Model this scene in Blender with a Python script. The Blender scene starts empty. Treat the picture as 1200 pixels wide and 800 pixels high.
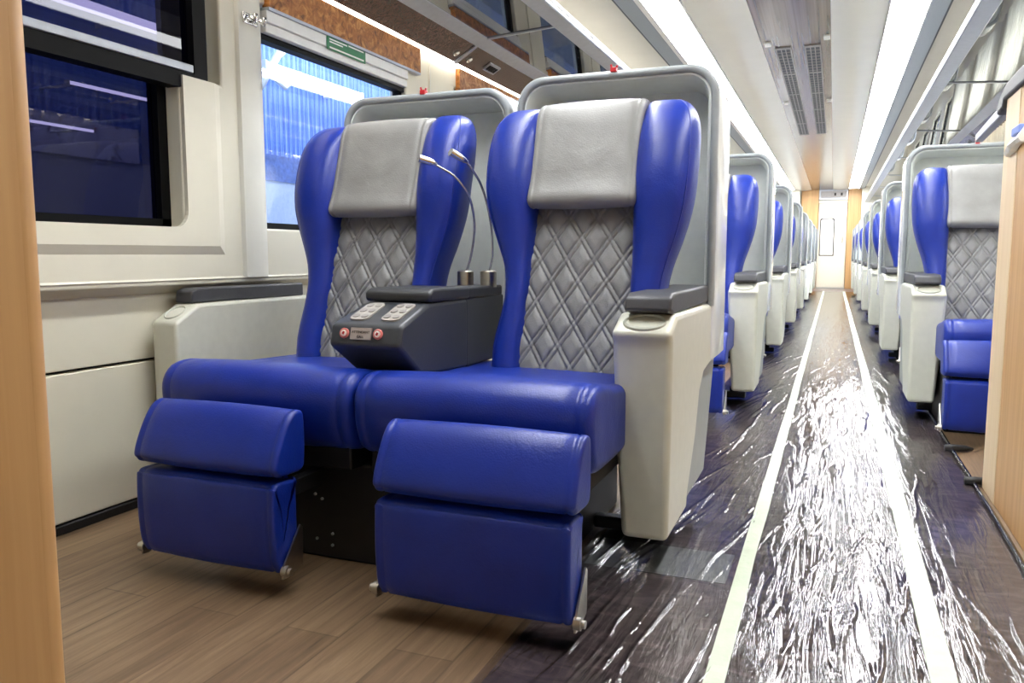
import bpy, bmesh, math, random
from mathutils import Vector, Matrix, noise
random.seed(7)
S = bpy.context.scene
COL = S.collection
PI = math.pi

# ------------------------------------------------------------------ materials
def srgb(r, g, b):
    f = lambda c: (c/255/12.92) if c/255 <= .04045 else ((c/255+.055)/1.055)**2.4
    return (f(r), f(g), f(b), 1.0)

class NT:
    def __init__(s, name):
        s.m = bpy.data.materials.new(name); s.m.use_nodes = True
        s.t = s.m.node_tree; s.b = s.t.nodes['Principled BSDF']; s.out = s.t.nodes['Material Output']
    def n(s, typ, **k):
        o = s.t.nodes.new(typ)
        for a, v in k.items():
            if a in o.inputs: o.inputs[a].default_value = v
            else: setattr(o, a, v)
        return o
    def l(s, a, b): s.t.links.new(a, b)
    def coord(s, scale=(1,1,1), rot=(0,0,0)):
        tc = s.n('ShaderNodeTexCoord'); mp = s.n('ShaderNodeMapping')
        mp.inputs['Scale'].default_value = scale; mp.inputs['Rotation'].default_value = rot
        s.l(tc.outputs['Object'], mp.inputs['Vector']); return mp.outputs['Vector']
    def noise(s, vec, scale, detail=3, rough=.5, dist=0):
        n = s.n('ShaderNodeTexNoise'); n.inputs['Scale'].default_value = scale
        n.inputs['Detail'].default_value = detail; n.inputs['Roughness'].default_value = rough
        n.inputs['Distortion'].default_value = dist
        s.l(vec, n.inputs['Vector']); return n.outputs['Fac']
    def ramp(s, fac, stops):
        r = s.n('ShaderNodeValToRGB'); e = r.color_ramp.elements
        while len(e) < len(stops): e.new(.5)
        for x, (p, c) in zip(e, stops): x.position = p; x.color = c
        s.l(fac, r.inputs['Fac']); return r.outputs['Color']
    def bump(s, h, strength=.2, dist=.01):
        b = s.n('ShaderNodeBump'); b.inputs['Strength'].default_value = strength; b.inputs['Distance'].default_value = dist
        s.l(h, b.inputs['Height']); s.l(b.outputs['Normal'], s.b.inputs['Normal']); return b

def plain(name, rgb, rough=.5, metal=0, var=.06, nscale=30, bump=0, coat=0, spec=.5):
    m = NT(name); v = m.coord()
    f = m.noise(v, nscale, 3)
    a = srgb(*rgb); lo = tuple(c*(1-var) for c in a[:3])+(1,); hi = tuple(min(1, c*(1+var)) for c in a[:3])+(1,)
    m.l(m.ramp(f, [(.3, lo), (.7, hi)]), m.b.inputs['Base Color'])
    m.b.inputs['Roughness'].default_value = rough; m.b.inputs['Metallic'].default_value = metal
    m.b.inputs['Coat Weight'].default_value = coat; m.b.inputs['Specular IOR Level'].default_value = spec
    if bump: m.bump(m.noise(v, nscale*4, 4), bump, .004)
    return m.m

def leather(name, rgb, rough):
    m = NT(name); v = m.coord()
    a = srgb(*rgb)
    f = m.noise(v, 14, 4)
    m.l(m.ramp(f, [(.3, tuple(c*.88 for c in a[:3])+(1,)), (.7, tuple(min(1, c*1.08) for c in a[:3])+(1,))]), m.b.inputs['Base Color'])
    m.b.inputs['Roughness'].default_value = rough
    vo = m.n('ShaderNodeTexVoronoi'); vo.inputs['Scale'].default_value = 260; m.l(v, vo.inputs['Vector'])
    add = m.n('ShaderNodeMath', operation='ADD'); mul = m.n('ShaderNodeMath', operation='MULTIPLY'); mul.inputs[1].default_value = 1.1
    m.l(m.noise(v, 9, 3, .55, .6), mul.inputs[0]); m.l(mul.outputs[0], add.inputs[0]); 
    mu2 = m.n('ShaderNodeMath', operation='MULTIPLY'); mu2.inputs[1].default_value = .12
    m.l(vo.outputs['Distance'], mu2.inputs[0]); m.l(mu2.outputs[0], add.inputs[1])
    m.bump(add.outputs[0], .35, .006)
    return m.m

def wood(name, c1, c2, rough=.4, scale=(60, 60, 2.2), bump=.04):
    m = NT(name); v = m.coord(scale)
    f = m.noise(v, 1.0, 5, .55, .4)
    m.l(m.ramp(f, [(.25, srgb(*c1)), (.75, srgb(*c2))]), m.b.inputs['Base Color'])
    m.b.inputs['Roughness'].default_value = rough
    m.bump(f, bump, .004); return m.m

def burl(name, c1, c2, c3, rough=.25, sc=38):
    m = NT(name); v = m.coord((1, 1, 1))
    f = m.noise(v, sc, 6, .7, 1.6)
    m.l(m.ramp(f, [(.3, srgb(*c1)), (.5, srgb(*c2)), (.68, srgb(*c3))]), m.b.inputs['Base Color'])
    m.b.inputs['Roughness'].default_value = rough
    return m.m

def emit(name, rgb, strength):
    m = NT(name); e = m.n('ShaderNodeEmission'); e.inputs['Color'].default_value = srgb(*rgb); e.inputs['Strength'].default_value = strength
    m.l(e.outputs[0], m.out.inputs['Surface']); return m.m

def glass(name, tint, gloss_rough=.02, ior=1.45, dirt=0.0, dirtcol=(200, 205, 215)):
    m = NT(name)
    tr = m.n('ShaderNodeBsdfTransparent'); tr.inputs['Color'].default_value = tint
    gl = m.n('ShaderNodeBsdfGlossy'); gl.inputs['Roughness'].default_value = gloss_rough
    fr = m.n('ShaderNodeFresnel'); ge = m.n('ShaderNodeNewGeometry'); im = m.n('ShaderNodeMix', data_type='FLOAT')
    im.inputs[2].default_value = ior; im.inputs[3].default_value = 1/ior; m.l(ge.outputs['Backfacing'], im.inputs[0]); m.l(im.outputs[0], fr.inputs['IOR'])   # same reflectance on both faces of the sheet
    mix = m.n('ShaderNodeMixShader'); m.l(fr.outputs[0], mix.inputs[0]); m.l(tr.outputs[0], mix.inputs[1]); m.l(gl.outputs[0], mix.inputs[2])
    out = mix.outputs[0]
    if dirt:
        di = m.n('ShaderNodeBsdfDiffuse'); di.inputs['Color'].default_value = srgb(*dirtcol)
        f = m.noise(m.coord((1, 40, 1.2)), 6, 4, .6)
        ma = m.n('ShaderNodeMath', operation='MULTIPLY'); m.l(f, ma.inputs[0]); ma.inputs[1].default_value = dirt
        m2 = m.n('ShaderNodeMixShader'); m.l(ma.outputs[0], m2.inputs[0]); m.l(out, m2.inputs[1]); m.l(di.outputs[0], m2.inputs[2]); out = m2.outputs[0]
    m.l(out, m.out.inputs['Surface']); return m.m

M = {}
M['blue'] = leather('blue_leather', (18, 46, 146), .36)
M['seam'] = plain('blue_thread', (58, 66, 190), .6)
M['grey_leather'] = leather('grey_leather', (140, 139, 137), .42)
M['quilt'] = leather('quilted_grey_leather', (132, 132, 132), .40)
M['shell'] = plain('shell_plastic', (226, 231, 227), .38, var=.03)
M['shell_out'] = plain('shell_outer_gloss', (222, 224, 222), .14, var=.02, coat=.5)
M['rim'] = plain('shell_rim_grey', (150, 155, 157), .35, var=.04)
M['arm'] = plain('arm_cream_plastic', (208, 208, 194), .32, var=.03)
M['arm_grey'] = plain('arm_recess_grey', (150, 156, 156), .4, var=.03)
M['cup'] = plain('cup_recess_plastic', (186, 188, 176), .35, var=.03)
M['pad'] = plain('dark_soft_pad', (62, 62, 66), .45, var=.08, bump=.1, nscale=60)
M['console'] = plain('console_charcoal', (62, 65, 70), .38, var=.06, bump=.06, nscale=120)
M['lid'] = plain('console_lid_black', (52, 54, 58), .42, var=.08, bump=.1, nscale=90)
M['black'] = plain('black_steel', (22, 22, 24), .5, var=.15)
M['steel'] = plain('brushed_steel', (190, 186, 178), .28, metal=1, var=.08)
M['chrome'] = plain('chrome', (225, 225, 225), .1, metal=1, var=.03)
M['stem'] = plain('flexible_stem_metal', (205, 205, 208), .25, metal=.9, var=.05)
M['red'] = plain('red_plastic', (176, 24, 34), .35)
M['red_ring'] = plain('pale_red_ring', (214, 120, 112), .35)
M['btn_white'] = plain('white_button', (236, 224, 216), .35)
M['ctrl'] = plain('control_panel_silver', (166, 162, 156), .35, var=.05)
M['ctrl_key'] = plain('control_key_grey', (150, 146, 142), .4)
M['plate'] = plain('label_plate', (176, 166, 160), .4)
M['ink'] = plain('label_ink', (40, 34, 34), .5)
M['wall'] = plain('cream_wall_plastic', (218, 213, 194), .42, var=.025, nscale=8)
M['wall2'] = plain('pale_cream_panel', (214, 212, 200), .4, var=.03, nscale=8)
M['ceil'] = plain('ceiling_cream', (214, 212, 203), .28, var=.02, nscale=6)
M['mesh_rail'] = plain('vent_rail_grey', (150, 160, 170), .4, metal=.4, var=.12, nscale=220)
M['white_rail'] = plain('white_metal_rail', (222, 222, 220), .35, var=.03)
M['grey_rail'] = plain('grey_aluminium', (160, 164, 172), .38, metal=.55, var=.05)
M['darkgap'] = plain('dark_rubber', (18, 18, 20), .55)
M['frame_black'] = plain('black_window_frame', (5, 5, 6), .5, var=.1, spec=.12)
M['burl'] = burl('orange_burl_wood', (70, 38, 14), (164, 102, 44), (208, 144, 74), .25, 20)
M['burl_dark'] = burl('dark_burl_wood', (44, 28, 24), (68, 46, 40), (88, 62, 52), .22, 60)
M['oak'] = wood('light_oak_panel', (182, 138, 86), (206, 164, 112), .45, (34, 34, 1.2))
M['oak_pale'] = wood('pale_oak_edge', (214, 186, 146), (226, 202, 166), .45, (34, 34, 1.2))
M['brown_gloss'] = wood('glossy_brown_ceiling', (88, 75, 67), (136, 119, 107), .2, (46, .35, 46), .02)
M['vent_dark'] = plain('vent_slot_dark', (58, 64, 74), .5)
M['vent_frame'] = plain('vent_frame_grey', (150, 146, 144), .35)
M['tape'] = plain('pale_green_tape', (200, 212, 190), .5, var=.05, nscale=14, bump=.15)
M['tag_green'] = plain('green_sticker', (24, 112, 66), .45, var=.12)
M['white'] = plain('white_plastic', (236, 236, 232), .4)
M['cloth_blue'] = plain('pale_blue_print', (118, 140, 204), .6)
M['door'] = plain('door_cream', (236, 230, 210), .4, var=.02)
M['light'] = emit('ceiling_diffuser_light', (249, 251, 252), 13)
M['led'] = emit('led_strip_light', (255, 244, 230), 7)
M['tube'] = emit('workshop_tube_light', (240, 246, 255), 7)
M['glass_clear'] = glass('window_glass', (.88, .93, 1, 1), .02, 1.4, .06)
M['glass_dark'] = glass('tinted_window_glass', (.16, .15, .20, 1), .015, 1.3, .05, (40, 40, 100))
M['glass_rack'] = glass('smoked_rack_glass', (.10, .11, .13, 1), .02, 2.7)
def curtain():
    m = NT('white_curtain'); tl = m.n('ShaderNodeBsdfTranslucent'); tl.inputs['Color'].default_value = (.85, .83, .76, 1)
    m.b.inputs['Base Color'].default_value = (.8, .79, .74, 1); m.b.inputs['Roughness'].default_value = .8
    w = m.noise(m.coord((1, 1, 1)), 180, 2); m.bump(w, .1, .002)
    mx = m.n('ShaderNodeMixShader'); mx.inputs[0].default_value = .5; m.l(m.b.outputs[0], mx.inputs[1]); m.l(tl.outputs[0], mx.inputs[2]); m.l(mx.outputs[0], m.out.inputs['Surface']); return m.m
M['curtain'] = curtain()
M['matting'] = plain('grey_floor_plate', (150, 150, 148), .35, var=.08)

def floor_wood():
    m = NT('wood_plank_vinyl'); v = m.coord((1, 1, 1), (0, 0, PI/2))
    br = m.n('ShaderNodeTexBrick'); br.offset = .37
    br.inputs['Scale'].default_value = 1; br.inputs['Brick Width'].default_value = .92; br.inputs['Row Height'].default_value = .125
    br.inputs['Mortar Size'].default_value = .0022; br.inputs['Bias'].default_value = 0
    br.inputs['Color1'].default_value = (.2, .2, .2, 1); br.inputs['Color2'].default_value = (.8, .8, .8, 1); br.inputs['Mortar'].default_value = (0, 0, 0, 1)
    m.l(v, br.inputs['Vector'])
    g = m.noise(m.coord((26, 1.6, 1)), 2.2, 6, .62, .5)
    mx = m.n('ShaderNodeMix', data_type='FLOAT'); mx.inputs[0].default_value = .3
    sep = m.n('ShaderNodeRGBToBW'); m.l(br.outputs['Color'], sep.inputs[0])
    m.l(g, mx.inputs[2]); m.l(sep.outputs[0], mx.inputs[3])
    m.l(m.ramp(mx.outputs[0], [(.15, srgb(66, 50, 36)), (.42, srgb(116, 93, 70)), (.70, srgb(152, 127, 98))]), m.b.inputs['Base Color'])
    m.b.inputs['Roughness'].default_value = .42
    m.bump(mx.outputs[0], .08, .004); return m.m
def floor_dark():
    m = NT('dark_marbled_vinyl')
    f = m.noise(m.coord((3, 7, 1)), 3.0, 6, .62, 1.2)
    m.l(m.ramp(f, [(.28, srgb(64, 52, 54)), (.52, srgb(106, 92, 92)), (.74, srgb(150, 132, 128))]), m.b.inputs['Base Color'])
    m.b.inputs['Roughness'].default_value = .3
    return m.m
def film():
    m = NT('clear_plastic_film')
    tr = m.n('ShaderNodeBsdfTransparent'); tr.inputs['Color'].default_value = (.97, .97, .98, 1)
    gl = m.n('ShaderNodeBsdfGlossy'); gl.inputs['Roughness'].default_value = .045
    v = m.coord((30, 2.0, 1), (0, 0, .12))
    n1 = m.noise(v, 1.0, 5, .6, 1.2)
    sub = m.n('ShaderNodeMath', operation='SUBTRACT'); sub.inputs[1].default_value = .5; m.l(n1, sub.inputs[0])
    ab = m.n('ShaderNodeMath', operation='ABSOLUTE'); m.l(sub.outputs[0], ab.inputs[0])
    rr = m.ramp(ab.outputs[0], [(0, (1, 1, 1, 1)), (.05, (.35, .35, .35, 1)), (.13, (0, 0, 0, 1))])
    b = m.n('ShaderNodeBump'); b.inputs['Strength'].default_value = .16; b.inputs['Distance'].default_value = .004
    m.l(rr, b.inputs['Height'])
    m.l(b.outputs['Normal'], gl.inputs['Normal'])
    fr = m.n('ShaderNodeFresnel'); fr.inputs['IOR'].default_value = 2.1; m.l(b.outputs['Normal'], fr.inputs['Normal'])
    mix = m.n('ShaderNodeMixShader'); m.l(fr.outputs[0], mix.inputs[0]); m.l(tr.outputs[0], mix.inputs[1]); m.l(gl.outputs[0], mix.inputs[2])
    m.l(mix.outputs[0], m.out.inputs['Surface']); return m.m
def corrugated():
    m = NT('blue_corrugated_sheet'); v = m.coord((1, 1, 1))
    w = m.n('ShaderNodeTexWave', wave_type='BANDS', bands_direction='Y'); w.inputs['Scale'].default_value = 5; w.inputs['Distortion'].default_value = .3
    m.l(v, w.inputs['Vector'])
    f = m.noise(m.coord((1, 24, .8)), 3, 5, .65)
    mx = m.n('ShaderNodeMix', data_type='FLOAT'); mx.inputs[0].default_value = .86; m.l(w.outputs['Fac'], mx.inputs[2]); m.l(f, mx.inputs[3])
    m.l(m.ramp(mx.outputs[0], [(.3, srgb(40, 76, 165)), (.5, srgb(92, 132, 214)), (.7, srgb(170, 198, 242))]), m.b.inputs['Base Color'])
    m.b.inputs['Roughness'].default_value = .5
    return m.m
def banner():
    m = NT('faded_banner_print'); f = m.noise(m.coord((1, 1, 1)), 9, 5, .7, .8)
    m.l(m.ramp(f, [(.36, srgb(80, 50, 80)), (.43, srgb(225, 232, 255)), (.62, srgb(240, 245, 255)), (.68, srgb(200, 80, 90))]), m.b.inputs['Base Color'])
    m.b.inputs['Roughness'].default_value = .6; return m.m
M['floor_wood'] = floor_wood(); M['floor_dark'] = floor_dark(); M['film'] = film(); M['corr'] = corrugated(); M['banner'] = banner()
M['yard_white'] = plain('workshop_white_panel', (196, 204, 222), .6)
M['yard_blue'] = plain('workshop_blue_band', (84, 112, 176), .6, var=.25)

# ------------------------------------------------------------------ mesh helpers
def mesh_obj(name, verts, faces, mat, parent=None, smooth=True, loc=None, bev=0, seg=3, ang=None, recalc=True):
    me = bpy.data.meshes.new(name); me.from_pydata([tuple(v) for v in verts], [], faces)
    if recalc:
        bm = bmesh.new(); bm.from_mesh(me)
        bmesh.ops.recalc_face_normals(bm, faces=bm.faces); bm.to_mesh(me); bm.free()
    o = bpy.data.objects.new(name, me); COL.objects.link(o)
    if mat: me.materials.append(mat)
    for p in me.polygons: p.use_smooth = smooth
    if parent: o.parent = parent
    if loc: o.location = loc
    if bev:
        b = o.modifiers.new('bevel', 'BEVEL'); b.width = bev; b.segments = seg; b.limit_method = 'ANGLE'; b.angle_limit = math.radians(25); b.harden_normals = False
    if smooth and ang is not None:
        try: me.set_sharp_from_angle(angle=math.radians(ang))
        except Exception: pass
    elif smooth and bev:
        me.set_sharp_from_angle(angle=math.radians(60))
    return o

class MB:
    def __init__(s): s.v = []; s.f = []
    def add(s, vs, fs):
        k = len(s.v); s.v += [tuple(p) for p in vs]; s.f += [tuple(i+k for i in f) for f in fs]
    def box(s, x0, x1, y0, y1, z0, z1):
        s.add([(x, y, z) for x in (x0, x1) for y in (y0, y1) for z in (z0, z1)],
              [(0,1,3,2),(4,6,7,5),(0,4,5,1),(2,3,7,6),(0,2,6,4),(1,5,7,3)])
    def rings(s, rings, closed=True, cap=True):
        n = len(rings[0]); vs = [p for r in rings for p in r]; fs = []
        for i in range(len(rings)-1):
            for j in range(n if closed else n-1):
                a = i*n+j; b = i*n+(j+1) % n; fs.append((a, b, b+n, a+n))
        if cap:
            fs.append(tuple(range(n))[::-1]); fs.append(tuple(range((len(rings)-1)*n, len(rings)*n)))
        s.add(vs, fs)
    def tube(s, pts, r, n=10, cap=True):
        pts = [Vector(p) for p in pts]; rs = r if isinstance(r, (list, tuple)) else [r]*len(pts)
        rings = []; up = Vector((0, 0, 1))
        prev = None
        for i, p in enumerate(pts):
            t = (pts[min(i+1, len(pts)-1)]-pts[max(i-1, 0)]).normalized()
            if prev is None:
                a = t.cross(up if abs(t.z) < .9 else Vector((1, 0, 0))).normalized()
            else:
                a = (prev - t*prev.dot(t)).normalized()
            prev = a; b = t.cross(a)
            rings.append([p + (a*math.cos(2*PI*k/n)+b*math.sin(2*PI*k/n))*rs[i] for k in range(n)])
        s.rings(rings, True, cap)
    def extrude(s, prof, x0, x1, axis='x'):
        f = (lambda a, b, t: (t, a, b)) if axis == 'x' else ((lambda a, b, t: (a, t, b)) if axis == 'y' else (lambda a, b, t: (a, b, t)))
        s.rings([[f(a, b, x0) for a, b in prof], [f(a, b, x1) for a, b in prof]])
    def build(s, name, mat, parent=None, **k): return mesh_obj(name, s.v, s.f, mat, parent, **k)

def box(name, x0, x1, y0, y1, z0, z1, mat, parent=None, bev=0, **k):
    m = MB(); m.box(x0, x1, y0, y1, z0, z1); return m.build(name, mat, parent, bev=bev, smooth=bool(bev), **k)

def catmull(pts, n, closed=True):
    out = []; L = len(pts); segs = L if closed else L-1
    per = max(1, n//segs)
    P = lambda i: Vector(pts[i % L]) if closed else Vector(pts[max(0, min(L-1, i))])
    for i in range(segs):
        a, b, c, d = P(i-1), P(i), P(i+1), P(i+2)
        for k in range(per):
            t = k/per
            out.append(.5*((2*b)+(-a+c)*t+(2*a-5*b+4*c-d)*t*t+(-a+3*b-3*c+d)*t**3))
    if not closed: out.append(Vector(pts[-1]))
    return out

def pillow(prof, x0, x1, r, name, mat, parent, seam=.014, s=1, n=48, crown=0):
    """a stuffed pad: a closed side profile swept across, rounded at both ends, with a stitched groove near each end"""
    P = catmull(prof, n); L = len(P)
    area = sum(P[i].x*P[(i+1) % L].y-P[(i+1) % L].x*P[i].y for i in range(L))
    nor = []
    for i in range(L):
        t = (P[(i+1) % L]-P[i-1]).normalized(); q = Vector((t.y, -t.x))
        nor.append(q if area > 0 else -q)
    st = []
    for k in range(7):
        a = k/6*PI/2; st.append((r-r*math.cos(a), r-r*math.sin(a)))
    st += [(r+seam-.005, 0), (r+seam, .0032), (r+seam+.005, 0)]
    W = x1-x0
    for k in range(1, 8): 
        d = r+seam+.006+(W/2-r-seam-.006)*k/8
        st.append((d, -crown*math.sin(PI/2*k/8)))
    full = [(x0+d, i) for d, i in st]+[((x0+x1)/2, -crown)]+[(x1-d, i) for d, i in reversed(st)]
    rings = [[(s*x, P[j].x-nor[j].x*ins-1.8, P[j].y-nor[j].y*ins) for j in range(L)] for x, ins in full]
    def shrink(r):
        c = sum((Vector(p) for p in r), Vector())/len(r)
        return [[tuple(c+(Vector(p)-c)*k) for p in r] for k in (.4, .8)]
    e0, e1 = shrink(rings[0]), shrink(rings[-1])
    rings = e0+rings+e1[::-1]
    m = MB(); m.rings(rings); return m.build(name, mat, parent, ang=70)

def tag(o, label, cat, group=None):
    o['label'] = label; o['category'] = cat
    if group: o['group'] = group
    return o
def empty(name, loc=(0, 0, 0), kind=None):
    o = bpy.data.objects.new(name, None); COL.objects.link(o); o.location = loc; o.empty_display_size = .1
    if kind: o['kind'] = kind
    return o
def struct(o): o['kind'] = 'structure'; return o
def kids(o): return [c for c in bpy.data.objects if c.parent == o]
def copy_tree(o, parent=None):
    c = o.copy(); COL.objects.link(c); c.parent = parent
    for ch in kids(o): copy_tree(ch, c)
    return c

# ------------------------------------------------------------------ seats
PL = lambda z: 1.97+(z-.42)*.3          # lean of the backrest (distance along the coach)
def quilt_height(u, z):
    a = u/.077+z/.113; b = u/.077-z/.113
    da = abs(a-round(a)); db = abs(b-round(b)); d = min(da, db)
    h = .0055*min(1, max(0, da-.10)/.22)**.6*min(1, max(0, db-.10)/.22)**.6
    if d < .10: h = .0022*(1-(d/.10)**2)
    for q in (da, db): h -= .0030*math.exp(-((q-.10)/.034)**2)
    return h

def make_backrest(root, s):
    nu, nz = 124, 200; z0, z1 = .38, .94; hw = .155
    V = []; F = []
    for j in range(nz+1):
        z = z0+(z1-z0)*j/nz
        for i in range(nu+1):
            u = -hw+2*hw*i/nu
            y = PL(z)-.012*math.cos(PI*u/(2*hw))-quilt_height(u, z)
            V.append((s*u, y-1.8, z))
    N = nu+1
    for j in range(nz):
        for i in range(nu): F.append((j*N+i, j*N+i+1, (j+1)*N+i+1, (j+1)*N+i))
    border = [i for i in range(N)]+[j*N+nu for j in range(1, nz+1)]+[nz*N+i for i in range(nu-1, -1, -1)]+[j*N for j in range(nz-1, 0, -1)]
    k = len(V)
    for q in border: V.append((V[q][0], PL(V[q][2])+.09-1.8, V[q][2]))
    B = len(border)
    for i in range(B): F.append((border[i], border[(i+1) % B], k+(i+1) % B, k+i))
    F.append(tuple(k+i for i in range(B)))
    return mesh_obj('backrest', V, F, M['quilt'], root, ang=60)

def make_wing(root, s, side, trim=0, waist=0, drop=0):
    T = [(.36, .146, .205, -.012), (.40, .142, .220, -.026), (.50, .142, .236, -.034), (.60, .140, .232, -.035), (.66, .138, .234, -.036), (.72, .137, .246, -.040),
         (.78, .136, .266, -.050), (.84, .135, .284, -.066), (.90, .135, .296, -.084), (.97, .135, .301, -.094), (1.04, .136, .301, -.092), (1.09, .138, .296, -.082),
         (1.125, .142, .284, -.064), (1.148, .147, .266, -.040), (1.160, .154, .246, -.012), (1.166, .170, .222, .022)]
    T = [(z-drop*max(0, min(1, (z-.7)/.3)), a, b-trim*min(1, max(0, (z-.4)/.3))-waist*math.exp(-((z-.68)/.15)**2), c) for z, a, b, c in T]
    T2 = catmull(T, 56, closed=False)
    rings = []
    N = 22
    for t in T2:
        z, ui, uo, pf = t
        yf = PL(z)+pf; yb = PL(z)+.11-.045*max(0, min(1, (z-.75)/.2))
        if z > 1.15: yb -= (z-1.15)*1.5
        cx, cy = (ui+uo)/2, (yf+yb)/2; a, b = (uo-ui)/2, (yb-yf)/2
        r = []
        for k in range(N):
            th = 2*PI*k/N; c, d = math.cos(th), math.sin(th); e = 2/2.7
            r.append((s*side*(cx+a*math.copysign(abs(c)**e, c)), cy+b*math.copysign(abs(d)**e, d)-1.8, z))
        rings.append(r)
    m = MB(); m.rings(rings); w = m.build('side_wing', M['blue'], root, ang=80)
    pts = []
    for t in T2[4:-3]:
        z, ui, uo, pf = t; yf = PL(z)+pf; yb = PL(z)+.11-.045*max(0, min(1, (z-.75)/.2))
        th = math.radians(-42); e = 2/2.7; c, d = math.cos(th), math.sin(th)
        pts.append((s*side*((ui+uo)/2+(uo-ui)/2*abs(c)**e), (yf+yb)/2-(yb-yf)/2*abs(d)**e-1.8, z))
    q = MB(); q.tube(pts, .0016, 6); q.build('seam', M['blue'], w)
    return w

def shell_outline(hw, top, rc, bot, n=9):
    p = [(-hw, bot)]
    for k in range(n+1):
        a = PI-PI/2*k/n; p.append((-hw+rc+rc*math.cos(a), top-rc+rc*math.sin(a)))
    for k in range(n+1):
        a = PI/2-PI/2*k/n; p.append((hw-rc+rc*math.cos(a), top-rc+rc*math.sin(a)))
    p.append((hw, bot)); return p

def make_shell(root, s, top):
    layers = [(0, 2.66), (-.002, 2.55), (0, 2.40), (.004, 2.385), (.024, 2.385), (.030, 2.40), (.044, 2.54)]
    rings = []
    for ins, y in layers:
        o = shell_outline(.306-ins, top-ins, (.085-ins*.7), .44)
        rings.append([(s*x, y-1.8, z) for x, z in o])
    m = MB(); m.rings(rings, closed=False, cap=False)
    n = len(rings[0]); 
    m.f.append(tuple(range(n))); m.f.append(tuple(range(6*n, 7*n)))
    # close the foot of the shell
    m.f.append(tuple(i*n for i in range(7))); m.f.append(tuple(i*n+n-1 for i in range(7)))
    sh = m.build('shell', M['shell'], root, ang=50)
    sh.data.materials.append(M['shell_out'])
    for i, p in enumerate(sh.data.polygons):
        if i < 3*(n-1): p.material_index = 1
    lay = [(-.002, 2.405), (-.003, 2.38), (.003, 2.373), (.013, 2.373), (.019, 2.38), (.020, 2.405)]
    rr = [[(s*x, y-1.8, z) for x, z in shell_outline(.306-i, top-i, .085-i*.7, .60)] for i, y in lay]
    q = MB(); q.rings(rr, closed=False, cap=False); k = len(rr[0])
    for j in range(k-1): q.f.append((j, j+1, 5*k+j+1, 5*k+j))
    q.build('rim', M['rim'], sh, ang=60)
    c = MB(); c.box(-.009, .009, .570, .592, top-.002, top+.012); c.tube([(-.006, .58, top+.006), (-.009, .578, top+.022)], .0035, 8); c.tube([(.004, .58, top+.006), (.011, .578, top+.018)], .0035, 8)
    c.build('clip', M['red'], sh, bev=.002)['label'] = 'red clip on the top edge of the shell'
    return sh

def oval(cx, cz, rx, ry, n=28): return [(cx+rx*math.cos(2*PI*k/n), cz+ry*math.sin(2*PI*k/n)) for k in range(n)]

def make_cup(parent, s, uc, y0, z0, y1, z1, rx, ry):
    """shallow oval cup recess lying on the sloping nose of an armrest"""
    d = Vector((0, y1-y0, z1-z0)); L = d.length; d.normalize(); nrm = Vector((0, -d.z, d.y))
    c = Vector((0, (y0+y1)/2-1.8, (z0+z1)/2))
    rings = []
    for k, h in ((1.0, -.001), (1.0, .0025), (.95, .004), (.90, .0025), (.86, -.0005), (.5, -.0008)):
        rings.append([Vector((s*(uc+rx*k*math.cos(2*PI*i/30)), 0, 0))+c+d*(ry*k*math.sin(2*PI*i/30))+nrm*h for i in range(30)])
    m = MB(); m.rings(rings); return m.build('cup_holder', M['cup'], parent, ang=60)

def make_aisle_arm(root, s):
    prof = [(1.78, .088), (2.05, .088), (2.055, .125), (2.16, .26), (2.205, .37), (2.27, .415), (2.56, .44), (2.56, .604), (1.838, .614), (1.757, .574), (1.775, .55), (1.776, .30)]
    m = MB(); ui, uo = .164, .302
    def side(u): return [(s*(u+((.026*(1-min(1, max(0, (z-.09)/.4)))) if u == ui else -(.004*(1-min(1, z/.4))))), y-1.8, z) for y, z in prof]
    m.rings([side(ui), side(uo)])
    a = m.build('armrest', M['arm'], root, bev=.016, seg=4)
    q = MB(); pr = [(2.03, .09), (2.44, .09), (2.62, .44), (2.62, .52), (2.10, .52)]
    q.rings([[(s*u, y-1.8, z) for y, z in pr] for u in (.19, .284)]); q.build('recess_panel', M['arm_grey'], a, bev=.006)['label'] = 'grey panel set back behind the armrest'
    make_cup(a, s, .234, 1.760, .5768, 1.836, .6128, .050, .036)
    p = MB(); pp = [(1.79, .622), (1.80, .652), (1.83, .662), (2.365, .662), (2.375, .612), (1.84, .612)]
    p.rings([[(s*u, y-1.8, z) for y, z in pp] for u in (.186, .294)]); p.build('armrest_pad', M['pad'], a, bev=.007)['label'] = 'dark grey padded armrest top'
    return a

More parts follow.
